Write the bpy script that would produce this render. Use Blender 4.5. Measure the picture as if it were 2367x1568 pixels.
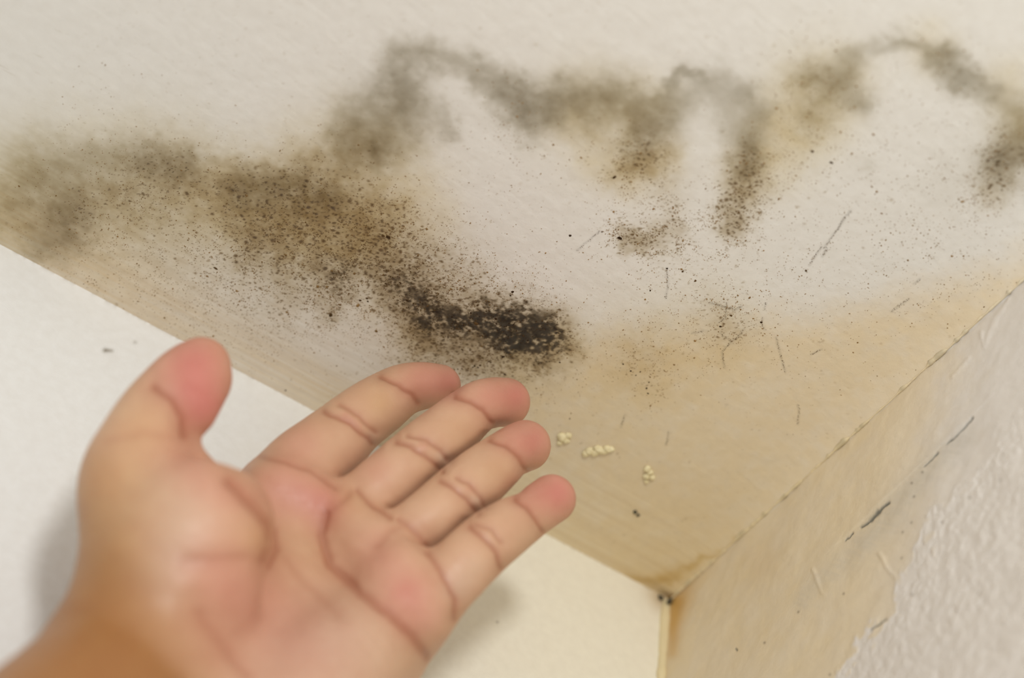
import bpy, math, random
import numpy as np
from mathutils import Matrix, Vector

for o in list(bpy.data.objects): bpy.data.objects.remove(o, do_unlink=True)
scene = bpy.context.scene
C = scene.collection
W, Hh = 2367, 1568
HC = 2.5                                   # ceiling height
LENS = 60.0
F = LENS / 36 * W

# ---------------------------------------------------------------- camera: solved from the three edges of the room corner
def solve_camera():
    c = np.array([1542., 1383.])
    P = np.array([c[0]-W/2, -(c[1]-Hh/2), -F]); p = P/np.linalg.norm(P); E = []
    for q in [(0, 565), (2367, 632), (1530, 1568)]:
        Q = np.array([q[0]-W/2, -(q[1]-Hh/2), -F])
        e2 = Q-p*(Q@p); E.append(e2/np.linalg.norm(e2))
    e = lambda i, j: -1/(E[i]@E[j])
    tA = math.sqrt(e(0,1)*e(0,2)/e(1,2)); D = []
    for t, e2 in zip((tA, e(0,1)/tA, e(0,2)/tA), E):
        d = -p+t*e2; D.append(d/np.linalg.norm(d))
    R = np.array([D[0], D[1], -D[2]])
    U, S, V = np.linalg.svd(R); R = U@V
    fw = R@np.array([0, 0, -1.])
    v = R@np.array([1160-W/2, -(820-Hh/2), -F]); v /= np.linalg.norm(v)
    pc = -(R@p)
    s = 0.460/((-pc[2]/v[2])*(v@fw))
    return R, pc*s+np.array([0, 0, HC])
R, CAM = solve_camera()
def project(Pw):                           # world -> photo pixel, depth
    q = (Pw-CAM)@R
    d = -q[..., 2]
    return W/2+F*q[..., 0]/d, Hh/2-F*q[..., 1]/d, d
def ray(x, y): return R@np.array([x-W/2, -(y-Hh/2), -F])
def on_ceiling(x, y, dz=0):
    v = ray(x, y); return CAM+v*((HC+dz-CAM[2])/v[2])
def on_left(x, y):
    v = ray(x, y); return CAM-v*(CAM[1]/v[1])
def on_right(x, y):
    v = ray(x, y); return CAM-v*(CAM[0]/v[0])

cd = bpy.data.cameras.new('camera'); cam = bpy.data.objects.new('camera', cd); C.objects.link(cam)
cd.sensor_width = 36; cd.lens = LENS; cd.clip_start = 0.01; cd.clip_end = 20
M4 = Matrix([list(R[i])+[CAM[i]] for i in range(3)]+[[0, 0, 0, 1]])
cam.matrix_world = M4
cd.dof.use_dof = True; cd.dof.focus_distance = 0.442; cd.dof.aperture_fstop = 6.3; cd.dof.aperture_blades = 0
scene.camera = cam

# ---------------------------------------------------------------- light and exposure
world = bpy.data.worlds.new('room'); scene.world = world; world.use_nodes = True
bg = world.node_tree.nodes['Background']; bg.inputs[0].default_value = (1.0, 1.0, 1.0, 1); bg.inputs[1].default_value = 0.76
def area(name, loc, target, size, energy, col):
    l = bpy.data.lights.new(name, 'AREA'); l.shape = 'DISK'; l.size = size; l.energy = energy; l.color = col
    o = bpy.data.objects.new(name, l); C.objects.link(o); o.location = loc
    o.rotation_euler = (Vector(target)-Vector(loc)).to_track_quat('-Z', 'Y').to_euler()
    return o
LIGHT = R@np.array([0.12, 0.22, 0.03])+CAM
area('lamp', tuple(LIGHT), (0.12, 0.05, HC-0.03), 0.07, 1.25, (1, 0.995, 0.98))
vs = scene.view_settings
vs.view_transform = 'Standard'; vs.look = 'None'; vs.gamma = 1; vs.exposure = 0.0; vs.use_curve_mapping = False

# ---------------------------------------------------------------- numpy helpers
def s2l(c):
    c = np.asarray(c, float)/255
    return np.where(c <= .04045, c/12.92, ((c+.055)/1.055)**2.4)
def _h(ix, iy, seed):
    n = (ix.astype(np.int64)*374761393+iy.astype(np.int64)*668265263+seed*974634777) & 0xffffffff
    n = ((n ^ (n >> 13))*1274126177) & 0xffffffff
    return ((n ^ (n >> 16)) & 0xffff)/65535.
def vnoise(x, y, seed=0):
    ix = np.floor(x); iy = np.floor(y); fx = x-ix; fy = y-iy
    fx = fx*fx*fx*(fx*(fx*6-15)+10); fy = fy*fy*fy*(fy*(fy*6-15)+10); ix = ix.astype(np.int64); iy = iy.astype(np.int64)
    a = _h(ix, iy, seed); b = _h(ix+1, iy, seed); c = _h(ix, iy+1, seed); d = _h(ix+1, iy+1, seed)
    return (a*(1-fx)+b*fx)*(1-fy)+(c*(1-fx)+d*fx)*fy
def fbm(x, y, seed=0, oct=4, gain=.5):
    s = 0; a = 1; t = 0
    for i in range(oct):
        s = s+a*vnoise(x*2**i+17.3*i, y*2**i-9.1*i, seed+i); t += a; a *= gain
    return s/t
def spots_field(x, y, cell, dens, seed, rmin=.18, rmax=.5):
    """round colonies scattered one per cell where dens is high"""
    ix = np.floor(x/cell).astype(np.int64); iy = np.floor(y/cell).astype(np.int64); out = np.zeros_like(x)
    for dx in (-1, 0, 1):
        for dy in (-1, 0, 1):
            cx, cy = ix+dx, iy+dy
            jx = (cx+_h(cx, cy, seed))*cell; jy = (cy+_h(cx, cy, seed+1))*cell
            rr = cell*(rmin+(rmax-rmin)*_h(cx, cy, seed+2)**2)*(.5+.5*np.clip(dens, 0, 1)); on = smooth(-.12, .12, dens-_h(cx, cy, seed+3))
            out = np.maximum(out, on*(1-smooth(.45, 1.1, np.hypot(x-jx, y-jy)/rr)))
    return out
def seg_dist(x, y, a, b):
    dx, dy = b[0]-a[0], b[1]-a[1]
    t = np.clip(((x-a[0])*dx+(y-a[1])*dy)/(dx*dx+dy*dy+1e-9), 0, 1)
    return np.hypot(x-a[0]-t*dx, y-a[1]-t*dy), t
def smooth(e0, e1, v):
    t = np.clip((v-e0)/(e1-e0), 0, 1); return t*t*(3-2*t)
def stroke(x, y, pts):                     # pts: (x, y, half width, strength); soft brush along a polyline
    out = np.zeros_like(x)
    if len(pts) == 1: pts = pts*2
    for a, b in zip(pts[:-1], pts[1:]):
        d, t = seg_dist(x, y, a, b)
        w = (a[2]*(1-t)+b[2]*t)*1.12; s = a[3]*(1-t)+b[3]*t
        out = np.maximum(out, s*np.exp(-(d/w)**2*0.9))
    return out
def strokes(x, y, lst):
    keep = 1
    for p in lst: keep = keep*(1-np.clip(stroke(x, y, p), 0, 1))
    return 1-keep

def np_mesh(name, verts, faces, mat, parent=None, attrs=None, colors=None):
    me = bpy.data.meshes.new(name)
    faces = np.asarray(faces); n = faces.shape[1]
    me.vertices.add(len(verts)); me.vertices.foreach_set('co', np.asarray(verts, np.float32).ravel())
    me.loops.add(faces.size); me.loops.foreach_set('vertex_index', faces.astype(np.int32).ravel())
    me.polygons.add(len(faces)); me.polygons.foreach_set('loop_start', np.arange(0, faces.size, n, dtype=np.int32))
    me.update(calc_edges=True); me.validate()
    me.polygons.foreach_set('use_smooth', np.ones(len(me.polygons), bool))
    for k, v in (attrs or {}).items():
        a = me.attributes.new(k, 'FLOAT', 'POINT'); a.data.foreach_set('value', np.asarray(v, np.float32).ravel())
    for k, v in (colors or {}).items():
        a = me.attributes.new(k, 'FLOAT_COLOR', 'POINT')
        a.data.foreach_set('color', np.concatenate([v, np.ones((len(v), 1))], 1).astype(np.float32).ravel())
    me.materials.append(mat)
    o = bpy.data.objects.new(name, me); C.objects.link(o)
    if parent: o.parent = parent
    return o
def grid_faces(nu, nv, flip=False):
    i = np.arange(nu*nv).reshape(nu, nv)
    f = np.stack([i[:-1, :-1], i[1:, :-1], i[1:, 1:], i[:-1, 1:]], -1).reshape(-1, 4)
    return f[:, ::-1] if flip else f
def axis_pts(dense_end, step, far):
    a = list(np.arange(0, dense_end, step)); g = step
    while a[-1] < far: g *= 1.25; a.append(a[-1]+g)
    return np.array(a)

class NT:                                  # small node-tree builder
    def __init__(s, name):
        s.m = bpy.data.materials.new(name); s.m.use_nodes = True; s.t = s.m.node_tree
        s.b = s.t.nodes['Principled BSDF']
    def n(s, typ, ins=None, **kw):
        nd = s.t.nodes.new(typ)
        for k, v in kw.items(): setattr(nd, k, v)
        for k, v in (ins or {}).items():
            if isinstance(v, bpy.types.NodeSocket): s.t.links.new(v, nd.inputs[k])
            else: nd.inputs[k].default_value = v
        return nd
    def attr(s, name, col=False): return s.n('ShaderNodeAttribute', attribute_name=name).outputs['Color' if col else 'Fac']
    def noise(s, scale, vec=None, detail=4, rough=.5, dist=0):
        i = {'Scale': scale, 'Detail': detail, 'Roughness': rough, 'Distortion': dist}
        if vec: i['Vector'] = vec
        return s.n('ShaderNodeTexNoise', i).outputs['Fac']
    def math(s, op, a, b=0., c=None, clamp=False):
        i = {0: a, 1: b}
        if c is not None: i[2] = c
        return s.n('ShaderNodeMath', i, operation=op, use_clamp=clamp).outputs[0]
    def mr(s, v, a, b, c=0., d=1.): return s.n('ShaderNodeMapRange', {0: v, 1: a, 2: b, 3: c, 4: d}).outputs[0]
    def mix(s, f, a, b):
        nd = s.n('ShaderNodeMix', data_type='RGBA')
        for k, v in ((0, f), (6, a), (7, b)):
            if isinstance(v, bpy.types.NodeSocket): s.t.links.new(v, nd.inputs[k])
            elif k == 0: nd.inputs[k].default_value = v
            else: nd.inputs[k].default_value = tuple(v)+(1,)
        return nd.outputs[2]
    def pos(s, scale=(1, 1, 1), rotz=0):
        g = s.n('ShaderNodeNewGeometry').outputs['Position']
        return s.n('ShaderNodeMapping', {'Vector': g, 'Scale': scale, 'Rotation': (0, 0, rotz)}).outputs[0]
    def bump(s, h, strength, dist, normal=None):
        i = {'Height': h, 'Strength': strength, 'Distance': dist}
        if normal: i['Normal'] = normal
        return s.n('ShaderNodeBump', i).outputs[0]
    def set(s, **kw):
        for k, v in kw.items():
            k = k.replace('_', ' ')
            if isinstance(v, bpy.types.NodeSocket): s.t.links.new(v, s.b.inputs[k])
            else: s.b.inputs[k].default_value = v
        return s.m
def tag(o, label=None, cat=None, group=None, kind=None):
    for k, v in (('label', label), ('category', cat), ('group', group), ('kind', kind)):
        if v: o[k] = v
    return o

# ================================================================= SETTING
# ---------------------------------------------------------------- stains, drawn in photo coordinates and carried onto the ceiling
G_OLIVE = [   # soft grey-olive mould fronts
 [(40,400,70,.12),(150,385,60,.15),(260,360,50,.2),(340,365,40,.25)], [(80,480,100,.12),(150,560,50,.25)], [(1330,230,40,.35),(1420,240,50,.35),(1500,260,44,.35)], [(860,250,60,.3),(900,330,60,.25)],
 [(1640,200,34,.25),(1700,300,34,.3),(1725,360,34,.35)],
 [(905,190,34,.5),(925,140,30,.55),(1000,130,26,.62),(1085,145,26,.60),(1140,185,30,.60),(1190,225,38,.72),(1245,250,42,.85),(1290,215,32,.6),(1390,215,26,.45),(1480,225,24,.42)],
 [(1170,215,40,.4),(1215,255,40,.9),(1250,250,36,.8)], [(930,170,40,.35),(925,235,36,.5),(960,270,34,.3)], [(905,200,26,.45),(935,250,28,.35)],
 [(940,230,44,.35),(880,260,44,.4),(815,290,40,.45),(790,335,34,.30)], [(1000,240,26,.15),(1030,275,24,.35),(1045,300,20,.4)],
 [(870,345,30,.5),(885,375,24,.3)], [(840,330,70,.3),(930,300,60,.2)],
 [(1548,185,13,.6),(1570,165,13,.65),(1600,168,13,.55),(1625,190,16,.3)], [(1550,190,14,.4),(1540,215,16,.4)],
 [(1600,220,34,.35),(1545,265,36,.55),(1490,310,36,.6),(1460,345,32,.35)], [(1500,235,34,.3),(1400,250,60,.28),(1350,230,36,.3)],
 [(1670,195,30,.35),(1720,225,30,.5),(1745,265,34,.5),(1730,330,34,.4),(1725,390,32,.4)],
 [(1830,190,34,.15),(1900,180,34,.35),(1960,165,30,.45),(1985,140,24,.35)], [(1900,210,50,.35),(1880,260,44,.3)],
 [(1950,215,34,.4),(1990,235,26,.45)], [(1960,130,18,.2),(2010,105,18,.35),(2070,100,18,.45),(2130,110,18,.55),(2190,140,26,.72),(2240,180,26,.65),(2290,210,26,.45),(2320,235,30,.2)],
 [(2160,140,24,.4),(2215,190,26,.5),(2280,225,24,.35)],
 [(2367,300,50,.4),(2330,350,40,.55),(2300,380,30,.35)], [(2380,360,60,.45)], [(2360,260,30,.2)],
 [(170,495,44,.35),(130,545,36,.5),(90,580,30,.5)], [(330,370,36,.32),(400,385,36,.35),(450,380,30,.35)], [(230,375,40,.2),(150,390,70,.25)],
 [(560,450,40,.5),(620,450,44,.5),(690,440,44,.45),(760,460,36,.4)], [(60,470,80,.3)], [(300,440,90,.15)],
 [(2000,385,20,.1)], [(2280,370,50,.15),(2200,440,60,.08)],
]
G_BROWN = [   # brown body of the growth
 [(60,480,90,.12),(220,440,90,.16),(420,430,90,.2)], [(580,470,60,.35),(700,480,70,.45),(800,500,60,.45),(870,540,50,.4)],
 [(940,670,40,.7),(990,730,40,.8),(1060,760,44,.7),(1160,780,60,.7),(1260,790,50,.6)], [(1000,790,46,.5),(1100,800,50,.5)],
 [(1720,380,36,.35),(1715,440,36,.4),(1700,510,30,.45)],
 [(560,480,60,.35),(650,500,70,.5),(760,500,70,.5),(860,520,60,.45)], [(600,560,50,.6),(560,600,34,.4)], [(700,600,80,.42),(780,630,50,.8),(760,660,40,.5)],
 [(840,560,60,.4),(880,610,50,.62),(930,650,55,.72)], [(890,620,36,.6),(930,680,42,.85),(985,725,40,.85)], [(960,640,70,.45),(1060,670,70,.38),(1130,700,50,.30)],
 [(1000,740,50,.8),(1100,750,50,.9),(1200,760,50,.9),(1280,775,40,.65)], [(960,780,50,.4),(1060,810,56,.35),(1160,820,50,.4),(1230,820,36,.62),(1300,790,36,.35)],
 [(1235,825,22,.7),(1290,795,20,.5)], [(950,560,60,.22),(1040,600,60,.18)], [(330,380,36,.3),(430,400,50,.35),(530,440,40,.4)],
 [(240,440,26,.25),(300,465,26,.28),(340,440,20,.2)], [(180,500,50,.25)], [(400,500,120,.14)], [(620,680,100,.14),(460,640,120,.10)], [(765,720,18,.5)],
 [(870,360,30,.3)], [(1440,385,34,.4),(1500,375,38,.5),(1540,360,24,.3)], [(1500,310,40,.25)],
 [(1725,410,34,.35),(1720,470,34,.4),(1700,530,26,.5)], [(1450,550,20,.6),(1490,560,24,.6),(1560,545,24,.3)],
 [(2300,430,34,.35),(2330,380,40,.4),(2367,360,30,.4)], [(640,400,60,.22),(720,390,50,.26),(800,370,60,.2)], [(1690,760,34,.22),(1650,720,40,.15)],
 [(1480,830,60,.14)], [(1560,510,26,.2),(1540,430,50,.12)],
]
G_YELLOW = [  # ochre discolouration
 [(40,450,110,.4),(200,450,110,.3),(380,430,90,.3),(520,470,80,.4)], [(300,560,150,.25)], [(1450,1335,10,.5),(1500,1345,12,.8),(1560,1328,12,.9),(1620,1290,8,.6),(1700,1235,5,.3)],
 [(560,470,60,.6),(700,500,80,.7),(830,530,70,.7),(880,570,50,.5)],
 [(1340,260,70,.35),(1450,260,60,.35)], [(1790,330,70,.40),(1860,260,70,.35)],
 [(620,490,70,.45),(720,520,70,.55),(820,540,60,.5),(900,500,50,.4)], [(30,430,60,.45),(60,520,60,.35)], [(150,420,120,.30),(350,400,120,.25)],
 [(700,400,90,.40),(830,390,80,.45),(930,430,80,.42),(990,500,60,.35)], [(500,440,60,.3)], [(800,330,80,.3),(900,310,60,.3)],
 [(1380,380,40,.35),(1460,390,46,.7),(1530,370,40,.5)], [(1400,270,90,.3),(1500,250,60,.3)], [(1740,400,50,.4),(1790,370,60,.3),(1900,270,60,.32)],
 [(1850,210,60,.3),(1960,170,50,.25)], [(2150,110,50,.3)], [(2367,290,50,.6)], [(2330,190,50,.3)], [(1480,830,110,.30),(1650,760,90,.25)],
 [(1210,840,60,.35),(1300,800,50,.4)], [(970,780,40,.35)], [(1820,300,60,.2)], [(1900,170,80,.18)], [(860,700,40,.12)],
]
G_BLACK = [   # densest growth
 [(1050,748,26,.65),(1110,748,24,.5),(1180,760,38,.95),(1250,775,32,.85)], [(960,690,24,.35),(1000,735,26,.5)],
 [(1060,745,24,.75),(1100,745,18,.5)], [(1140,735,28,.6),(1190,755,34,.95),(1240,775,30,.85),(1270,765,18,.6)], [(1150,790,24,.7),(1200,780,26,.75)],
 [(1000,720,26,.4)], [(930,670,24,.25)], [(1290,780,18,.5)], [(780,640,26,.22)], [(1240,822,14,.45)],
]
G_SPECK = [   # where separate colonies dot the paint
 [(1730,400,60,.9),(1700,470,60,.9),(1690,530,50,.95)], [(1430,545,50,.8),(1500,560,50,.9),(1570,550,50,.7)], [(1200,250,60,.3)], [(1900,180,80,.4),(1880,260,70,.3)],
 [(1000,760,110,.8),(1200,770,100,.9)], [(950,690,110,.6)], [(900,560,90,.9),(1000,620,110,.6)], [(700,560,140,.6)], [(600,640,110,.55),(780,660,90,.8)], [(300,520,200,.55),(450,600,160,.4)],
 [(450,700,160,.2)], [(700,740,80,.35)], [(1100,690,80,.5)], [(1130,830,120,.5),(1000,830,70,.5)], [(1340,780,40,.4)], [(1380,370,50,.5),(1480,370,50,.95),(1540,390,40,.5)],
 [(1480,440,70,.35),(1550,470,40,.6),(1570,520,36,.75)], [(1440,548,26,.9),(1490,560,30,.9),(1550,555,26,.6)], [(1720,430,46,.9),(1700,500,46,.95),(1690,550,30,.8)],
 [(1760,430,60,.4),(1820,400,90,.22)], [(1950,370,180,.17)], [(2300,380,60,.9),(2280,440,50,.7)], [(2200,470,150,.28),(2250,560,130,.25)], [(1580,640,120,.28)], [(2080,600,90,.18)],
 [(1520,600,90,.14)], [(1690,750,50,.7)], [(1650,720,110,.35)], [(1480,830,80,.42)], [(1520,890,50,.55)], [(1870,640,110,.16)], [(1800,760,120,.12)], [(1200,330,60,.25)],
 [(1880,190,100,.3)], [(2130,110,60,.35),(2240,180,50,.5)], [(1160,420,130,.12)], [(750,450,120,.3)], [(2320,340,40,.6)], [(2000,700,300,.05)], [(1150,560,300,.04)], [(2100,450,220,.1)],
]
def ceiling_fields(X, Y):
    P = np.stack([X, Y, np.full_like(X, HC)], -1); px, py, d = project(P)
    ok = d > .05; px = np.where(ok, px, -9e3); py = np.where(ok, py, -9e3)
    mx, my = X*1000, Y*1000
    wx = (fbm(mx/7, my/7, 5)-.5)*46+(fbm(mx/1.6, my/1.6, 15, 3)-.5)*24; wy = (fbm(mx/7, my/7, 9)-.5)*46+(fbm(mx/1.6, my/1.6, 19, 3)-.5)*24
    qx, qy = px+wx, py+wy
    return px, py, qx, qy, mx, my

GS = .00032
ax = axis_pts(.225, GS, 1.6); ay = axis_pts(.20, GS, 1.6)
X, Y = np.meshgrid(ax, ay, indexing='ij'); X = X.ravel(); Y = Y.ravel()
px, py, qx, qy, mx, my = ceiling_fields(X, Y)
mott = fbm(mx/1.1, my/1.1, 31, 3); mott2 = fbm(mx/3.5, my/3.5, 41, 4)
olive = strokes(qx, qy, G_OLIVE)*(.55+.9*mott2)
spk = strokes(qx, qy, G_SPECK); b0 = strokes(qx, qy, G_BROWN); k0 = strokes(qx, qy, G_BLACK)
jx_ = mx+(fbm(mx/.8, my/.8, 32, 2)-.5)*.6; jy_ = my+(fbm(mx/.8, my/.8, 33, 2)-.5)*.6
dn = np.clip(spk*.55+b0*.55, 0, 1)
sp1 = spots_field(jx_, jy_, .95, dn*.85*smooth(.10, .5, dn), 201); sp2 = spots_field(jx_, jy_, 1.7, dn*.65*smooth(.15, .6, dn), 211); sp3 = spots_field(jx_, jy_, 3.1, (k0+b0*.35)*spk*.6, 221, .2, .42)
spot = np.maximum(np.maximum(sp1*.75, sp2*.8), sp3*.8)*np.clip(.35+.8*b0+.5*spk, 0, 1)
brown = b0*(.12+.62*mott+.45*mott2)
yellow = strokes(px+.6*(qx-px), py+.6*(qy-py), G_YELLOW)*(.6+.8*mott2)
black = np.clip(k0*1.15, 0, 1)*smooth(.39, .64, mott*.62+mott2*.35+k0*.08+.12*spot)
# beige wash: along the left wall seam and over the corner below a sweeping front
front = np.interp(px, [300, 700, 1000, 1250, 1400, 1700, 1900, 2150, 2300, 2400], [900, 880, 930, 860, 770, 745, 720, 660, 610, 560])
wash = smooth(-70, 90, py+.8*(qy-py)-front)*smooth(300, 800, px)
seam_y = Y*1000                             # mm from the left wall
band = (1-smooth(6, 25, seam_y+6*(mott2-.5)))*(.5+.5*smooth(500, 1000, px)*1)
streak = fbm(mx/24, my/.55, 77, 3)
wash = np.clip(np.maximum(wash*(.72+.45*mott2), band*(.55+1.3*np.clip(streak-.2, 0, 1))), 0, 1)
stripe = (fbm(mx/45, my/.9, 78, 3)-.5)*(1-smooth(18, 48, my))
corner = np.exp(-((X*1000)**2+(Y*1000)**2)/48**2)
# brushed relief: strokes follow the left seam, then fan round the corner
ang = .25*np.sin(mx/60)
u = mx*np.cos(.18)+my*np.sin(.18); v = -mx*np.sin(.18)+my*np.cos(.18)
relief = (fbm(u/9, v/1.1+1.5*fbm(mx/20, my/20, 3), 51, 3)-.5)*.22*smooth(6, 30, my)*.26+(fbm(mx/40, my/.8, 52, 2)-.5)*.06*(1-smooth(20, 45, my))+(fbm(mx/6, my/6, 53, 3)-.5)*.2
relief *= smooth(0, 1.2, my)*smooth(0, 1.2, mx)
cove = 2.6*np.exp(-mx/5.5)                   # plaster rounds softly into the right wall
Z = HC+relief/1000-cove/1000*smooth(0, 6, my)
WHITE = s2l((225, 222, 214)); BEIGE = s2l((221, 203, 168)); OCH = s2l((182, 150, 86)); OLV = s2l((110, 100, 56)); BRN = s2l((88, 60, 22)); BLK = s2l((17, 13, 9)); SPT = s2l((70, 44, 18))
def over(c, f, k): return c*(1-f[:, None])+np.asarray(k)*f[:, None]
col = np.tile(WHITE, (len(X), 1))
col = over(col, .9*np.clip(wash, 0, 1), BEIGE)
col = over(col, np.clip(corner*.45, 0, 1), s2l((204, 176, 112)))
def stain(c, f, k): return c*np.exp(-np.clip(f, 0, 1.3)[:, None]*np.array(k))   # a film that absorbs light
blush = strokes(px, py, [[(150,600,110,.5),(350,680,130,.6),(600,760,130,.6),(900,800,110,.8),(1050,830,80,.6)]])
col = stain(col, blush*(.7+.6*mott2), (.08, .17, .26))
col = stain(col, yellow, (.27, .44, .90))
col = stain(col, olive, (.95, 1.03, 1.24))
col = stain(col, brown, (1.2, 1.5, 2.1))
col = stain(col, spot, (1.6, 1.95, 2.5))
col = stain(col, black, (2.9, 3.1, 3.4))
col = col*(1+.20*stripe[:, None]*np.array([.7, 1, 1.4]))
# hairline cracks with dark growth
CRACKS = [[(1968,488),(1950,505),(1940,525),(1925,545),(1905,575)], [(1955,500),(1930,540)], [(1900,570),(1885,590),(1870,612)], [(1912,575),(1900,592)], [(1863,625),(1866,628)],
 [(2125,645),(2115,658)], [(1770,700),(1768,716)], [(1762,735),(1760,748),(1765,762)], [(1680,700),(1677,735),(1665,745)], [(1665,770),(1690,790),(1710,778)], [(1690,790),(1670,815),(1675,850)], [(1700,785),(1720,760)],
 [(1385,535),(1350,565),(1335,580)], [(1540,620),(1543,660),(1538,690)], [(1795,780),(1800,805),(1815,860)], [(1897,808),(1875,820)], [(1445,960),(1435,985)], [(1845,935),(1848,945),(1843,980)], [(1545,1000),(1540,1030)],
 [(1640,700),(1700,715),(1715,708)], [(2100,690),(2060,720)], [(1625,765),(1600,772)]]
cr = np.zeros(len(X))
sel = np.where((px > 1300) & (px < 2400) & (py > 450) & (py < 1100))[0]
for c in CRACKS:
    for a, b in zip(c[:-1], c[1:]):
        d, t = seg_dist(qx[sel]*.15+px[sel]*.85, qy[sel]*.15+py[sel]*.85, a, b); cr[sel] = np.maximum(cr[sel], np.exp(-(d/2.6)**2))
col = over(col, cr*.22, s2l((60, 50, 36)))

def paint_material(name, bumpscale=1.0, rough=.55):
    t = NT(name); base = t.attr('stain', True)
    p = t.pos()
    n1 = t.noise(1800, p, 3, .6); n2 = t.noise(350, p, 4)
    c = t.mix(t.mr(n2, .3, .7, 0, .10), base, (.46, .40, .31))
    h = t.math('ADD', t.math('MULTIPLY', n1, .25), n2)
    r = t.attr('roughmask')
    nb = t.bump(h, .35*bumpscale, .0004)
    return t.set(Base_Color=c, Roughness=rough, Normal=nb, Specular_IOR_Level=.35)
mat_ceiling = paint_material('ceiling_paint')
ceil = np_mesh('ceiling', np.stack([X, Y, Z], 1), grid_faces(len(ax), len(ay), True), mat_ceiling, colors={'stain': col})
tag(ceil, kind='structure')

# ---------------------------------------------------------------- left wall (y = 0)
bx = axis_pts(.24, .0005, 1.6); bz = axis_pts(.13, .0005, 1.6)
X, Zd = np.meshgrid(bx, bz, indexing='ij'); X = X.ravel(); Zd = Zd.ravel()
px, py, d = project(np.stack([X, np.zeros_like(X), HC-Zd], -1)); ok = d > .05; px = np.where(ok, px, -9e3); py = np.where(ok, py, -9e3)
mx, mz = X*1000, Zd*1000
n = fbm(mx/9, mz/9, 61, 4)
cream = 1-smooth(25, 165, mx+18*(n-.5))
col = over(np.tile(s2l((233, 233, 230)), (len(X), 1)), cream*.95, s2l((241, 236, 217)))
edge = np.exp(-mz/.5)*.35*smooth(.4, .7, fbm(mx/.9, mz/3, 62, 3))
edgec = np.exp(-(mx/3.5+0*mz))*.55*smooth(3, 10, mz)*0+np.exp(-((mx-2)**2+(mz-1.5)**2)/5**2)*.6
col = over(col, edge, s2l((150, 130, 95))); col = over(col, np.clip(edgec, 0, 1), s2l((190, 150, 70)))
spots = strokes(px, py, [[(243,811,5,.8),(258,812,4,.5)], [(312,792,4,.4)], [(262,700,14,.08)], [(1150,1438,3,.5)]])
col = over(col, spots, s2l((120, 108, 88)))
rel = (fbm(mx/4, mz/6, 63, 3)-.5)*.10+(fbm(mx/20, mz/20, 64, 3)-.5)*.5
rel *= smooth(0, 3, mz)*smooth(0, 3, mx)
mat_left = paint_material('left_wall_paint', .7, .5)
wl = np_mesh('wall_left', np.stack([X, rel/1000, HC-Zd], 1), grid_faces(len(bx), len(bz)), mat_left, colors={'stain': col}); tag(wl, kind='structure')

# ---------------------------------------------------------------- right wall (x = 0)
by = axis_pts(.24, .00032, 1.6); bz = axis_pts(.14, .00032, 1.6)
Yv, Zd = np.meshgrid(by, bz, indexing='ij'); Yv = Yv.ravel(); Zd = Zd.ravel()
px, py, d = project(np.stack([np.zeros_like(Yv), Yv, HC-Zd], -1)); ok = d > .05; px = np.where(ok, px, 9e3); py = np.where(ok, py, 9e3)
my, mz = Yv*1000, Zd*1000
nn = fbm(my/6, mz/6, 71, 4); n3 = fbm(my/2.2, mz/2.2, 72, 4); n4 = fbm(my/1.0, mz/1.3, 73, 3)
# peeled region lies right of this front (photo x as a function of photo y)
frx = np.interp(py, [560, 700, 900, 1010, 1080, 1150, 1220, 1300, 1380, 1450, 1490, 1568, 1700], [3300, 2900, 2480, 2330, 2270, 2210, 2150, 2115, 2085, 2040, 1985, 1912, 1800])
rm = smooth(-9, 9, px+(nn-.5)*150+(n3-.5)*60-frx)
beige = (1-smooth(2080, 2330, px+(nn-.5)*120-(py-700)*-.18))*.9
beige = np.clip(beige*(.75+.4*nn), 0, 1)
col = over(np.tile(s2l((220, 214, 205)), (len(Yv), 1)), beige*(1-rm), s2l((224, 207, 172)))
grey = strokes(px, py, [[(2230,1010,22,.5),(2150,1080,24,.5),(2090,1150,26,.55),(2030,1225,28,.5),(1960,1290,30,.35),(1900,1340,20,.3),(1850,1390,16,.3)]])*(.4+fbm((my+mz)/9, (my-mz)/.9, 74, 3))
col = over(col, np.clip(grey, 0, .5)*(1-rm), s2l((190, 184, 170)))
ochre = strokes(px, py, [[(1560,1392,28,.9),(1556,1450,16,.8),(1554,1510,12,.5)], [(1600,1320,20,.35),(1700,1240,10,.15)], [(1580,1350,22,.5)], [(1760,1300,40,.12)]])
col = over(col, ochre, s2l((196, 150, 62)))
CR = [[(2248,965),(2225,993),(2188,1027)], [(2167,1047),(2137,1079)], [(2053,1162),(2030,1182),(2010,1203),(1990,1218)], [(1970,1232),(1953,1250)], [(2048,1432),(2030,1445),(2014,1457)], [(1700,1500),(1702,1503)]]
crk = np.zeros(len(Yv)); sel = np.where((px > 1650) & (px < 2400) & (py > 900) & (py < 1600))[0]
for i, c in enumerate(CR):
    for j, (a, b) in enumerate(zip(c[:-1], c[1:])):
        d_, t = seg_dist(px[sel]+(n4[sel]-.5)*3, py[sel]+(n4[sel]-.5)*3, a, b); w = 5.2*(.35+.65*math.sin(math.pi*min(1, (j+.6)/3))) if i == 2 else 1.9
        crk[sel] = np.maximum(crk[sel], np.exp(-(d_/w)**2*1.3))
col = over(col, np.clip(crk*1.0, 0, .92), s2l((92, 94, 88)))
lip = strokes(px, py, [[(2290,925,12,.8),(2200,1010,12,.9),(2070,1138,14,1),(1985,1212,14,.9),(1920,1275,10,.5)]])
dots = np.zeros(len(Yv))
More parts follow.
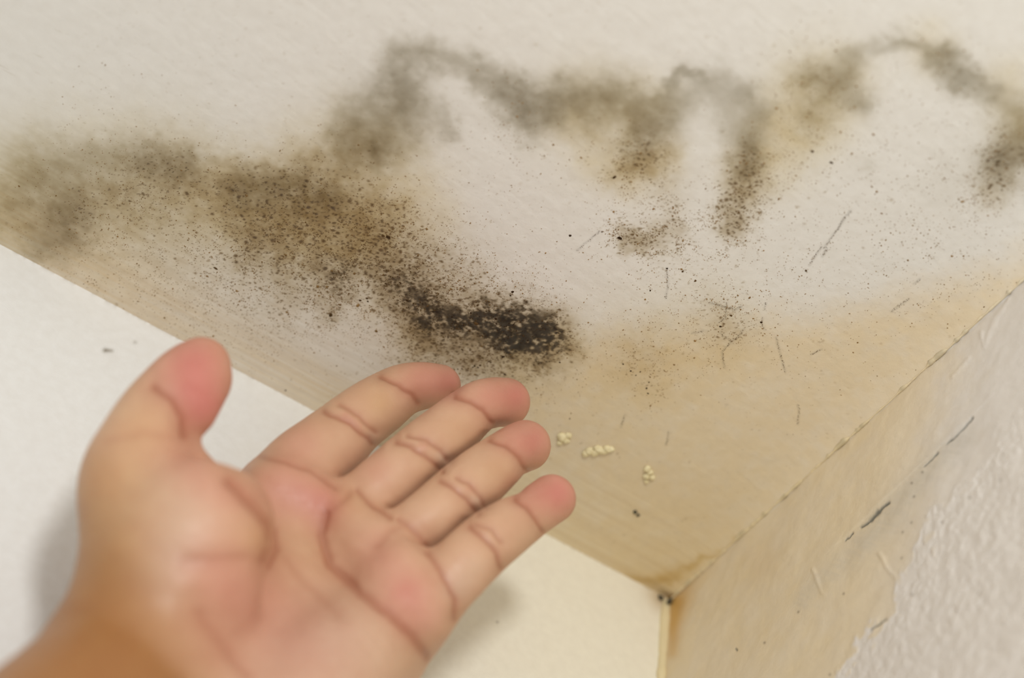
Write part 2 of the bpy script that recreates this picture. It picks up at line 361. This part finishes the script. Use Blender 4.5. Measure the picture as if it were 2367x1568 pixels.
for (a, b) in [(2132,1092),(2107,1117),(2112,1148),(2085,1230),(2106,1208),(2178,1208),(2083,1290),(2108,1375),(1950,1373),(1845,1415),(1768,1487),(2240,1150),(2310,1110),(2260,1370),(1918,1560),(1870,1590)]:
    sl = sel; dots[sl] = np.maximum(dots[sl], np.exp(-(((px[sl]-a)**2+(py[sl]-b)**2)/2.8**2)))
col = over(col, dots*.7, s2l((90, 78, 60)))
peel_edge = np.exp(-((px+(nn-.5)*150+(n3-.5)*60-frx)/13)**2)
ridge = strokes(px+(nn-.5)*12, py, [[(1880,1318,4,1),(1893,1350,4,.8),(1905,1375,4,.5)], [(2030,1280,4,1),(2048,1310,4,.8),(2070,1335,3,.5)], [(2330,690,5,.6),(2300,740,7,1),(2275,800,5,.6),(2270,770,5,.8)], [(2240,830,5,.8),(2200,870,5,.7)], [(2180,1190,5,.5)]])
dent = 1-np.abs(2*n4-1)
rel = (fbm(my/14, mz/14, 75, 3)-.5)*.9+(fbm(my/5, mz/5, 70, 3)-.5)*.18
rel += (fbm((my*.8+mz)/10, (my-mz*.8)/.9, 76, 2)-.5)*.05*(1-rm)
rel += rm*(-.2+(n4-.5)*.34+(n3-.5)*.6+(nn-.5)*.5+dent*.08)
rel += peel_edge*.22*(n3+.2)+ridge*.35+lip*.20*smooth(0, 8, (py-np.interp(px, [1900,2300],[1295,915]))*-1)-crk*.35
rel *= smooth(0, 2, my)*smooth(0, 2, mz)
mat_right = paint_material('right_wall_paint', 1.0, .5)
wr = np_mesh('wall_right', np.stack([rel/1000, Yv, HC-Zd], 1), grid_faces(len(by), len(bz), True), mat_right, colors={'stain': col}); tag(wr, kind='structure')

# ---------------------------------------------------------------- filler beads in the seams
def bead(name, pts, radii, colfn, seed):
    pts = np.array(pts); n = len(pts); K = 10; V = []; t = np.gradient(pts, axis=0); t /= np.linalg.norm(t, axis=1)[:, None]
    for i in range(n):
        a = np.cross(t[i], [0.3, 0.3, 1.]) if abs(t[i][2]) < .8 else np.cross(t[i], [1., 0, 0]); a /= np.linalg.norm(a); b = np.cross(t[i], a)
        for k in range(K):
            an = 2*math.pi*k/K; V.append(pts[i]+radii[i]*(a*math.cos(an)+b*math.sin(an)))
    V = np.array(V); idx = np.arange(n*K).reshape(n, K); nx = np.roll(idx, -1, 1)
    Fc = np.stack([idx[:-1], nx[:-1], nx[1:], idx[1:]], -1).reshape(-1, 4)
    cc = np.repeat(colfn, K, 0)
    o = np_mesh(name, V, Fc, mat_right, colors={'stain': cc}); return tag(o, kind='structure')
s = np.arange(0, .30, .0008)
nz = fbm(s*1000/2.2, s*0+3, 81, 4); nz2 = fbm(s*1000/9, s*0+7, 82, 3)
rad = (.0001+.0016*np.clip(nz-.40, 0, 1))*(.7+.6*nz2)
pt = np.stack([np.full_like(s, .0004)+.0004*(nz2-.5), s, HC-.0026+.0008*(nz-.5)], 1)
c0 = s2l((226, 208, 166)); c1 = s2l((222, 212, 188)); cf = smooth(.06, .2, s)[:, None]
bead('trim_1', pt, rad, (c0*(1-cf)+c1*cf)*(1-.3*smooth(.55, .8, nz)[:, None]), 1)
s = np.arange(.002, .30, .0015); nz = fbm(s*1000/3, s*0+3, 83, 4)
bead('trim_2', np.stack([.0004+0*s, .0004+0*s, HC-s], 1), .0010+.0010*nz, np.tile(s2l((226, 211, 168)), (len(s), 1)), 2)

# ================================================================= THINGS ON THE CEILING
# ---------------------------------------------------------------- mould colonies standing on the paint
rng = np.random.default_rng(11)
N0 = 520000
sx = rng.uniform(0, .222, N0); sy = rng.uniform(0, .198, N0)
px, py, qx, qy, mx, my = ceiling_fields(sx, sy)
dens = strokes(qx, qy, G_SPECK)*smooth(.28, .55, fbm(mx/2.5, my/2.5, 91, 3))
keep = rng.uniform(0, 1, N0) < np.clip(dens, 0, 1)**1.35*.30
sx, sy, px, py, qx, qy, dens = [a[keep] for a in (sx, sy, px, py, qx, qy, dens)]
r = .000085*np.exp(rng.normal(0, .45, len(sx)))*(1+.5*smooth(.5, .95, dens)*rng.uniform(0, 1, len(sx)))
dark = strokes(qx, qy, G_BROWN)+strokes(qx, qy, G_BLACK)
BIG = [(1163,825,3.6),(1167,866,3.4),(1110,845,2.6),(1105,850,2.4),(1093,849,2),(1097,846,3),(1068,853,2),(1058,854,1.8),(1135,838,2),(1130,836,1.6),(1294,838,2.4),(1607,650,3.2),(1578,628,2.8),(1495,898,2.6),(1500,884,2),
 (1498,910,2.2),(1542,621,2.6),(1503,672,2.4),(1318,545,3),(1392,536,2.2),(1922,376,3.6),(1878,350,3.4),(1863,626,2.6),(885,545,4),(898,549,4.5),(1432,551,5),(498,620,4),(1480,860,2),(1440,842,2),(1458,858,2.2),(1470,868,1.8),
 (1317,968,2.2),(765,728,5),(832,695,3.2),(848,690,3),(850,697,2.6),(1420,410,4),(1185,675,3.6),(1180,683,2.2),(1100,748,5),(1760,745,3),(1690,730,3),(1665,755,3),(690,940,3),(660,903,2.5),(600,900,2.2),(540,880,2),(570,905,2.2),(618,915,2.2)]
bw = np.array([on_ceiling(a, b)[:2] for a, b, _ in BIG]); br = np.array([q for *_, q in BIG])/8700*1.15
sx = np.r_[sx, bw[:, 0]]; sy = np.r_[sy, bw[:, 1]]; r = np.r_[r, br]; dark = np.r_[dark, np.full(len(br), 1.6)]
ch = []
for c in CRACKS:
    for a, b in zip(c[:-1], c[1:]):
        L = math.hypot(b[0]-a[0], b[1]-a[1])
        for q in np.arange(0, L, 1.1):
            if rng.random() < .55: ch.append((a[0]+(b[0]-a[0])*q/L+rng.normal(0, 1.3), a[1]+(b[1]-a[1])*q/L+rng.normal(0, 1.3), rng.uniform(.4, 1.15)))
cw = np.array([on_ceiling(a, b)[:2] for a, b, _ in ch]); sx = np.r_[sx, cw[:, 0]]; sy = np.r_[sy, cw[:, 1]]; r = np.r_[r, np.array([q for *_, q in ch])/8700]; dark = np.r_[dark, np.full(len(ch), .95)]
n = len(sx); K = 7
an = np.linspace(0, 2*math.pi, K, endpoint=False)[None]+rng.uniform(0, 6, (n, 1))
rr = r[:, None]*rng.uniform(.65, 1.25, (n, K)); el = rng.uniform(.75, 1.3, (n, 1))
def czz(x, y):
    return np.full_like(x, HC)
def ceil_z(x, y):                            # same relief as the ceiling, so the colonies sit on the paint
    i = np.clip((x/GS).astype(int), 0, len(ax)-2); j = np.clip((y/GS).astype(int), 0, len(ay)-2)
    return Z[i*len(ay)+j]
z0 = ceil_z(sx, sy)
V = np.zeros((n, K*2+1, 3))
V[:, :K, 0] = sx[:, None]+rr*np.cos(an)*el; V[:, :K, 1] = sy[:, None]+rr*np.sin(an)/el; V[:, :K, 2] = z0[:, None]+.00003
V[:, K:2*K, 0] = sx[:, None]+.7*rr*np.cos(an)*el; V[:, K:2*K, 1] = sy[:, None]+.7*rr*np.sin(an)/el; V[:, K:2*K, 2] = (z0-.00004-.12*r)[:, None]
V[:, 2*K] = np.stack([sx, sy, z0-.00005-.2*r], 1)
k = np.arange(K); kn = (k+1) % K
fc = np.concatenate([np.stack([k, kn, K+kn], 1), np.stack([k, K+kn, K+k], 1), np.stack([K+k, K+kn, 2*K+0*k], 1)])
Fc = (fc[None]+(np.arange(n)*(2*K+1))[:, None, None]).reshape(-1, 3)
ff = np.clip(dark*.75, 0, 1)[:, None]*.75+rng.uniform(-.05, .35, (n, 1)); ff = np.clip(ff, 0, 1)
cc = s2l((150, 118, 74))*(1-ff)+s2l((46, 29, 14))*ff
t = NT('mould'); mat_mould = t.set(Base_Color=t.attr('stain', True), Roughness=.9, Specular_IOR_Level=.1)
mo = np_mesh('mould_speck', V.reshape(-1, 3), Fc, mat_mould, colors={'stain': np.repeat(cc, 2*K+1, 0)})
tag(mo, 'dark brown and black mould specks dotting the stained ceiling', 'mould', kind='stuff')

# ---------------------------------------------------------------- crumbs of filler and dirt stuck in the corner
import bmesh
def lump(name, spots, mat, squash=.7, seed=0):
    rnd = random.Random(seed); bm = bmesh.new()
    for (p, r) in spots:
        b2 = bmesh.ops.create_icosphere(bm, subdivisions=3, radius=r)
        for v in b2['verts']:
            q = v.co*1.0; a = fbm(np.array([q.x/r*1.7+p[0]*999]), np.array([q.y/r*1.7+q.z/r*2+p[1]*777]), seed, 3)[0]
            v.co = Vector(p)+q*(.7+.6*a)*1.0; v.co.z = p[2]+(v.co.z-p[2])*squash
    me = bpy.data.meshes.new(name); bm.to_mesh(me); bm.free(); me.materials.append(mat)
    for f in me.polygons: f.use_smooth = True
    o = bpy.data.objects.new(name, me); C.objects.link(o); return o
t = NT('crumbly_filler'); p = t.pos(); mat_crumb = t.set(Base_Color=t.mix(t.noise(900, p), s2l((236, 227, 190)), s2l((216, 198, 146))), Roughness=.7, Normal=t.bump(t.noise(1500, p), .5, .0003))
t = NT('dirt'); p = t.pos(); mat_dirt = t.set(Base_Color=t.mix(t.noise(1200, p), s2l((34, 38, 36)), s2l((92, 84, 62))), Roughness=.9)
def cl(lst): return [(tuple(on_ceiling(a, b)+np.array([0, 0, -.0003])), r_/8300) for a, b, r_ in lst]
GRP = 'crumbs of cream filler stuck to the ceiling'
tag(lump('filler_crumb', cl([(1300,1010,12),(1308,1016,9),(1294,1022,7),(1314,1006,8)]), mat_crumb, seed=3), 'small cream filler crumb on ceiling right of the ring fingertip', 'filler crumb', GRP)
tag(lump('filler_crumb.001', cl([(1355,1047,9),(1363,1042,11),(1374,1046,10),(1384,1039,11),(1394,1042,9),(1404,1037,10),(1413,1037,8),(1380,1034,7)]), mat_crumb, seed=4), 'widest cream filler crumb, a knobbly row lying across the ceiling', 'filler crumb', GRP)
tag(lump('filler_crumb.002', cl([(1497,1082,9),(1503,1091,8),(1495,1100,9),(1508,1102,7),(1494,1112,6)]), mat_crumb, seed=5), 'upright cream filler crumb on ceiling above the dark dirt spot', 'filler crumb', GRP)
tag(lump('dirt_clump', cl([(1468,1183,5),(1475,1190,4)]), mat_dirt, seed=6), 'small dark dirt clump on the beige ceiling below the upright filler crumb', 'dirt')
pL = on_left(1524, 1387); pR = on_right(1553, 1394)
tag(lump('dirt_clump.001', [((pL[0], .0010, pL[2]), .0007), ((pL[0]+.0007, .0010, pL[2]+.0004), .0004)], mat_dirt, 1, 7), 'dark dirt clump in the corner, the left one of two', 'dirt', 'dirt clumps in the corner')
tag(lump('dirt_clump.002', [((.0009, pR[1], pR[2]), .0008), ((.0009, pR[1]+.0004, pR[2]+.0006), .0005)], mat_dirt, 1, 8), 'dark dirt clump in the corner, the right one of two', 'dirt', 'dirt clumps in the corner')

# ================================================================= HAND
# modelled in millimetres in the camera's axes (x right, y up, z towards the viewer), then placed in the room
def c3(x, y, d): return np.array([(x-W/2)/F*d, -(y-Hh/2)/F*d, -d])
def tube(pts, sub=6, px_r=False):
    """pts: (photo x, photo y, distance mm, radius mm). Catmull-Rom through them."""
    P = np.array([list(c3(a, b, d))+[(r_*d/F if px_r else r_)] for a, b, d, r_ in pts])
    if len(P) == 2: return np.array([P[0]*(1-t)+P[1]*t for t in np.linspace(0, 1, 2)])
    Q = np.vstack([2*P[0]-P[1], P, 2*P[-1]-P[-2]]); out = []
    for i in range(1, len(Q)-2):
        for t in np.linspace(0, 1, sub, endpoint=False):
            a, b, c, d = Q[i-1], Q[i], Q[i+1], Q[i+2]
            out.append(.5*((2*b)+(c-a)*t+(2*a-5*b+4*c-d)*t*t+(3*b-a-3*c+d)*t**3))
    out.append(Q[-2]); return np.array(out)
FINGERS = {
 'index':  tube([(633,1165,412,92),(690,1088,411,90),(754,1037,417,86),(817,980,424,76),(873,939,431,71),(925,905,438,62),(972,893,443,56),(1015,893,448,51)], px_r=True),
 'middle': tube([(775,1228,404,84),(848,1157,406,74),(906,1106,410,73),(970,1053,416,73),(1036,999,424,70),(1098,946,432,61),(1137,932,438,59),(1169,930,443,57)], px_r=True),
 'ring':   tube([(880,1300,398,80),(953,1232,399,70),(1010,1186,402,70),(1066,1141,408,73),(1120,1095,416,69),(1172,1052,424,60),(1198,1038,429,60),(1214,1031,432,60)], px_r=True),
 'pinky':  tube([(950,1420,388,92),(1022,1354,388,80),(1076,1303,391,75),(1125,1257,396,73),(1178,1218,403,66),(1226,1190,410,57),(1255,1168,415,57),(1275,1154,418,57)], px_r=True),
}
THUMB = tube([(384,1400,352,16),(358,1250,358,15.2),(314,1120,364,12.1),(334,1028,370,10.0),(370,955,378,8.9),(410,905,384,8.3),(440,872,388,7.5),(466,840,390,5.9)])
PALM = [
 tube([(630,1165,408,10.5),(520,1330,386,13),(410,1480,362,15)]),
 tube([(772,1235,410,11.0),(600,1420,384,14),(440,1600,356,16)]),
 tube([(872,1312,405,10.8),(700,1500,382,14.5),(490,1700,354,16)]),
 tube([(945,1405,397,10.8),(785,1590,376,14),(590,1800,346,17)]),
]
EXTRA = [(tube([(438,940,380,6.0),(459,880,386,6.7)]), 5),  # thumb pad; ball of the thumb, web, heel, pads under the fingers
 (tube([(410,1340,350,16.5),(455,1245,353,15.5),(500,1210,362,12.4)]), 5),
 (tube([(405,1105,376,8.5),(470,1165,384,9),(558,1225,396,9.5)]), 5),
 (tube([(368,1400,352,17),(335,1500,345,18)]), 10),
 (tube([(875,1450,379,11),(730,1615,357,14),(640,1750,342,17)]), 9),
 (tube([(655,1135,402,8.5),(700,1160,402,8.5)]), 9),
 (tube([(815,1225,398,8),(860,1265,394,8)]), 9),
 (tube([(925,1345,386,9),(960,1400,383,9)]), 9),
]
ARM = [
 tube([(300,1570,345,18),(120,1760,308,19.5),(-150,2060,262,22.5),(-560,2560,205,27)]),
 tube([(520,1800,348,18),(360,1980,308,19.5),(130,2330,258,23),(-250,2900,200,28)]),
]
def sd_tube(p, T):
    best = np.full(len(p), 1e3, np.float32)
    for a, b in zip(T[:-1], T[1:]):
        ba = (b[:3]-a[:3]).astype(np.float32); pa = p-a[:3].astype(np.float32)
        t = np.clip(pa@ba/(ba@ba+1e-9), 0, 1)
        d = np.sqrt(((pa-t[:, None]*ba)**2).sum(1))-(a[3]+t*(b[3]-a[3]))
        np.minimum(best, d.astype(np.float32), out=best)
    return best
def smin(a, b, k):
    h = np.maximum(k-np.abs(a-b), 0)/k
    return np.minimum(a, b)-h*h*h*k/6
def cull(fn, p, T, pad):
    lo = T[:, :3].min(0)-T[:, 3].max()-pad; hi = T[:, :3].max(0)+T[:, 3].max()+pad
    m = ((p > lo) & (p < hi)).all(1); out = np.full(len(p), 60., np.float32)
    if m.any(): out[m] = fn(p[m], T)
    return out
def hand_sdf(p, pad=14):
    p = p.astype(np.float32)
    f = cull(sd_tube, p, PALM[0], pad)
    for T in PALM[1:]: f = smin(f, cull(sd_tube, p, T, pad), 14)
    arm = smin(cull(sd_tube, p, ARM[0], pad), cull(sd_tube, p, ARM[1], pad), 22)
    f = smin(f, arm, 20)
    for T, k in EXTRA: f = smin(f, cull(sd_tube, p, T, pad), k)
    f = smin(f, cull(sd_tube, p, THUMB, pad), 8)
    ts = [cull(sd_tube, p, T, pad) for T in FINGERS.values()]
    fs = [smin(f, t, 5) for t in ts]
    g = fs[0]
    for q in fs[1:]: g = np.minimum(g, q)
    st = np.sort(np.stack(ts), 0)             # a clean slit between neighbouring fingers, down to the web
    slit = np.minimum(1.2-(st[1]-st[0]), f-.9)
    return -smin(-g, -slit, 1.5)
def grad(p, e=.15):
    g = np.stack([hand_sdf(p+np.eye(3)[i]*e)-hand_sdf(p-np.eye(3)[i]*e) for i in range(3)], 1)
    return g/(np.linalg.norm(g, axis=1)[:, None]+1e-9)

def surface_nets(h):
    allT = [*FINGERS.values(), THUMB, *PALM, *ARM]+[T for T, _ in EXTRA]
    pts = np.vstack([T for T in allT]); lo = (pts[:, :3]-pts[:, 3:]).min(0)-3; hi = (pts[:, :3]+pts[:, 3:]).max(0)+3
    B = 8; nb = np.ceil((hi-lo)/(h*B)).astype(int); N = nb*B+1
    val = np.full(N, 9, np.float16)
    bc = np.stack(np.meshgrid(*[np.arange(k) for k in nb], indexing='ij'), -1).reshape(-1, 3)
    cen = lo+(bc+.5)*B*h
    s = hand_sdf(cen, 60)
    val_b = np.where(s < 0, -9, 9)
    near = np.abs(s) < B*h*1.0
    for q in range(len(bc)):
        if not near[q] and val_b[q] < 0:
            x, y, z = bc[q]*B; val[x:x+B+1, y:y+B+1, z:z+B+1] = -9
    off = np.stack(np.meshgrid(*[np.arange(B+1)]*3, indexing='ij'), -1).reshape(-1, 3)
    nbk = bc[near]
    for c in range(0, len(nbk), 400):
        blk = nbk[c:c+400]; idx = (blk[:, None]*B+off[None]); v = hand_sdf((lo+idx.reshape(-1, 3)*h)).astype(np.float16)
        ii = idx.reshape(-1, 3); val[ii[:, 0], ii[:, 1], ii[:, 2]] = v
    ins = val < 0
    cnt = np.zeros(N-1, np.uint8)
    for dx in (0, 1):
        for dy in (0, 1):
            for dz in (0, 1): cnt += ins[dx:N[0]-1+dx, dy:N[1]-1+dy, dz:N[2]-1+dz]
    act = (cnt > 0) & (cnt < 8); ids = np.full(N-1, -1, np.int32); cells = np.argwhere(act); ids[act] = np.arange(len(cells))
    V = lo+(cells+.5)*h
    faces = []
    for axn in range(3):
        o = [a for a in range(3) if a != axn]
        sl0 = [slice(1, N[k]-1) for k in range(3)]; sl0[axn] = slice(0, N[axn]-1)
        sl1 = list(sl0); sl1[axn] = slice(1, N[axn])
        a = ins[tuple(sl0)]; b = ins[tuple(sl1)]; e = np.argwhere(a != b); sg = a[a != b]
        st = np.array([s_.start for s_ in sl0]); e = e+st
        d1 = np.zeros(3, int); d1[o[0]] = 1; d2 = np.zeros(3, int); d2[o[1]] = 1
        g = lambda q: ids[q[:, 0], q[:, 1], q[:, 2]]
        qd = np.stack([g(e-d1-d2), g(e-d2), g(e), g(e-d1)], 1)
        fl = sg if axn != 1 else ~sg
        qd[~fl] = qd[~fl][:, ::-1]; faces.append(qd)
    Fq = np.vstack(faces); return V, Fq[(Fq >= 0).all(1)]
def relax(V, Fq, it=2):
    E_ = np.concatenate([Fq[:, [0, 1]], Fq[:, [1, 2]], Fq[:, [2, 3]], Fq[:, [3, 0]]])
    for _ in range(it):
        acc = np.zeros_like(V); c = np.bincount(E_[:, 0], minlength=len(V))
        for k in range(3): acc[:, k] = np.bincount(E_[:, 0], weights=V[E_[:, 1], k], minlength=len(V))
        V = .5*V+.5*acc/np.maximum(c, 1)[:, None]
    return V
def snap(V, it=2):
    for _ in range(it): V = V-grad(V)*hand_sdf(V)[:, None]*.95
    return V
def subdivide(V, Fq):
    E_ = np.sort(np.concatenate([Fq[:, [0, 1]], Fq[:, [1, 2]], Fq[:, [2, 3]], Fq[:, [3, 0]]]), 1)
    key = E_[:, 0].astype(np.int64)*len(V)+E_[:, 1]; uq, first, inv = np.unique(key, return_index=True, return_inverse=True)
    ue = E_[first]; mid = V[ue].mean(1); nF = len(Fq); em = inv.reshape(4, nF).T+len(V); fcn = len(V)+len(ue)+np.arange(nF)
    V2 = np.vstack([V, mid, V[Fq].mean(1)])
    F2 = np.concatenate([np.stack([Fq[:, k], em[:, k], fcn, em[:, (k+3) % 4]], 1) for k in range(4)])
    return V2, F2
V, Fq = surface_nets(.75)
V = snap(relax(V, Fq, 2), 2); V = relax(V, Fq, 1)
V, Fq = subdivide(V, Fq); V = relax(V, Fq, 2)

# creases of the skin (photo coordinates of each fold), real grooves
CREASE = [
 ([(592,1052),(660,1066),(720,1086),(775,1125)], .35, 1), ([(825,1130),(870,1172),(905,1194)], .45, 1), ([(923,1197),(959,1229),(990,1264)], .4, 1), ([(990,1273),(1030,1336),(1057,1389),(1055,1434)], .5, 1.1),
 ([(749,947),(812,979),(856,1014),(863,1028)], .5, 1), ([(785,934),(834,961),(870,1001)], .4, .9), ([(879,867),(923,885),(959,912),(970,934)], .55, 1),
 ([(914,1019),(950,1028),(986,1054),(1021,1086)], .5, 1), ([(941,1005),(986,1014),(1021,1041),(1037,1063)], .42, .9), ([(1053,912),(1088,925),(1120,947),(1140,979)], .55, 1),
 ([(1017,1108),(1053,1130),(1084,1157),(1102,1184)], .5, 1), ([(1057,1104),(1088,1117),(1115,1153),(1120,1171)], .4, .9), ([(1129,1014),(1173,1028),(1204,1059),(1220,1090)], .5, 1),
 ([(1084,1215),(1124,1246),(1151,1278),(1164,1318)], .5, 1), ([(1097,1211),(1138,1224),(1160,1255)], .35, .9), ([(1191,1148),(1222,1171),(1245,1202),(1256,1233)], .5, 1),
 ([(356,889),(402,920),(428,961),(433,1007)], .6, 1.3),
 ([(752,1185),(742,1235),(765,1300),(830,1360),(900,1410),(960,1470),(995,1530)], .75, 1.5),
 ([(533,1108),(590,1165),(632,1220),(640,1262),(620,1300)], .8, 1.6), ([(640,1262),(700,1340),(780,1420)], .2, 1.6),
 ([(420,1298),(500,1292),(590,1288),(625,1300)], .25, 1.6), ([(460,1420),(520,1500),(570,1560)], .3, 2), ([(870,1262),(900,1230),(930,1215)], .25, 1.4), ([(760,1185),(800,1150),(812,1135)], .25, 1.3),
 ([(250,1020),(330,1000),(400,1010)], .15, 1.5),
]
nrm = grad(V, .4)
def pxy(V): return W/2+F*V[:, 0]/-V[:, 2], Hh/2+F*V[:, 1]/V[:, 2]
hx, hy = pxy(V); pm = F/-V[:, 2]           # pixels per millimetre there
view = V/np.linalg.norm(V, axis=1)[:, None]; facing = smooth(-.15, .25, -(view*nrm).sum(1))
gro = np.zeros(len(V)); line = np.zeros(len(V))
nj = fbm(hx/40, hy/40, 101, 2)-.5
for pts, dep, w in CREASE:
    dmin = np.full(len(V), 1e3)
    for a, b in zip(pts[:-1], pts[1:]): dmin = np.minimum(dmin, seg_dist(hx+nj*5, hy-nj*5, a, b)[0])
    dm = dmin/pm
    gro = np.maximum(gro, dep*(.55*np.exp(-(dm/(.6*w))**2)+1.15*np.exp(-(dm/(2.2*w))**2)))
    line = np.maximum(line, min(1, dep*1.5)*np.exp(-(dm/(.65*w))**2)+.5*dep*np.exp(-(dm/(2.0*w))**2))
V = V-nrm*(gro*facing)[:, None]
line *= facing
mm = V-0
und = (fbm(hx/70, hy/70, 102, 3)-.5)*.7
V = V+nrm*(und*facing*.6)[:, None]

SK_TAN = s2l((199, 158, 127)); SK_PINK = s2l((192, 112, 103)); SK_YEL = s2l((190, 146, 94)); SK_ARM = s2l((148, 97, 46)); SK_GREY = s2l((196, 172, 152)); SK_RED = s2l((180, 86, 84)); SK_CR = s2l((150, 82, 56))
col = np.tile(SK_TAN, (len(V), 1))
pink = strokes(hx, hy, [[(985,880,50,.6),(1030,885,40,.7)], [(1140,915,44,.6),(1190,920,46,.85)], [(1185,1010,36,.5),(1230,1020,44,.85)], [(1230,1140,40,.6),(1285,1140,50,.95)], [(450,850,75,1),(480,930,55,1)],
 [(660,1130,60,.55),(740,1160,50,.75)], [(880,1280,60,.35)], [(940,1370,50,.7),(970,1420,50,.5)], [(560,1400,110,.45),(520,1460,90,.3)], [(690,1020,46,.3)], [(870,1080,40,.25)], [(430,1060,60,.4),(520,1140,50,.35)], [(1010,1350,30,.1)], [(700,1500,120,.3)], [(500,1320,70,.3)]])
yel = strokes(hx, hy, [[(880,930,30,.5)], [(1000,1090,30,.1)], [(1060,990,34,.2)], [(1150,1090,34,.25)], [(270,1120,80,.6),(250,1280,80,.7)], [(600,1250,40,.5)], [(330,990,60,.4)], [(700,1300,90,.25)], [(800,1160,40,.4)]])
grey = strokes(hx, hy, [[(860,1012,12,.5)], [(1026,1058,16,.7)], [(1104,1160,14,.6)], [(430,1180,70,.5),(400,1280,60,.45)], [(760,1500,130,.7),(620,1560,90,.4)], [(640,1480,60,.3)], [(1060,1360,30,.5),(1090,1320,30,.3)], [(395,900,26,.4)], [(380,1310,60,.25)]])
red = strokes(hx, hy, [[(430,905,26,.5),(450,960,30,.5)], [(1050,880,20,.3)], [(1195,905,20,.2)], [(800,960,10,.4),(830,985,10,.3)], [(980,1030,12,.35)], [(1090,1130,10,.3)]])
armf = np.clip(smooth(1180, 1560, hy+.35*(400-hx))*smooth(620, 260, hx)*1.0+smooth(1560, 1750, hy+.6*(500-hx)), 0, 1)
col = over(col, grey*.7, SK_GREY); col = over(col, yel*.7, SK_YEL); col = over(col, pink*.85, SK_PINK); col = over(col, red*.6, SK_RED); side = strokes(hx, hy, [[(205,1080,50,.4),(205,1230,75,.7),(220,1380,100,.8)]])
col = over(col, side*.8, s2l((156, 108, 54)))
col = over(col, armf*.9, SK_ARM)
mo_ = fbm(hx/38, hy/38, 103, 4)-.5
col = col*(1+.16*mo_[:, None]*np.array([.5, 1, 1.1]))
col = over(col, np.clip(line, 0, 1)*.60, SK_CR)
t = NT('skin'); base = t.attr('skin', True); p = t.n('ShaderNodeTexCoord').outputs['Object']
vor = t.n('ShaderNodeTexVoronoi', {'Vector': p, 'Scale': 1500.}, feature='F1').outputs['Distance']
n1 = t.noise(900, p, 3); ridges = t.noise(420, p, 3)
h = t.math('ADD', t.math('MULTIPLY', vor, .6), n1)
mat_skin = t.set(Base_Color=base, Roughness=t.mr(n1, .3, .7, .42, .55), Subsurface_Weight=.14, Subsurface_Radius=(1., .35, .2), Subsurface_Scale=.002, Normal=t.bump(h, .22, .00012), Specular_IOR_Level=.42)
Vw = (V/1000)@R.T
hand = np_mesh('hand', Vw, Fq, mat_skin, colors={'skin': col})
hand.location = tuple(CAM)
tag(hand, 'bare open left hand, palm up and thumb out, fingertips reaching toward the black mould', 'hand')
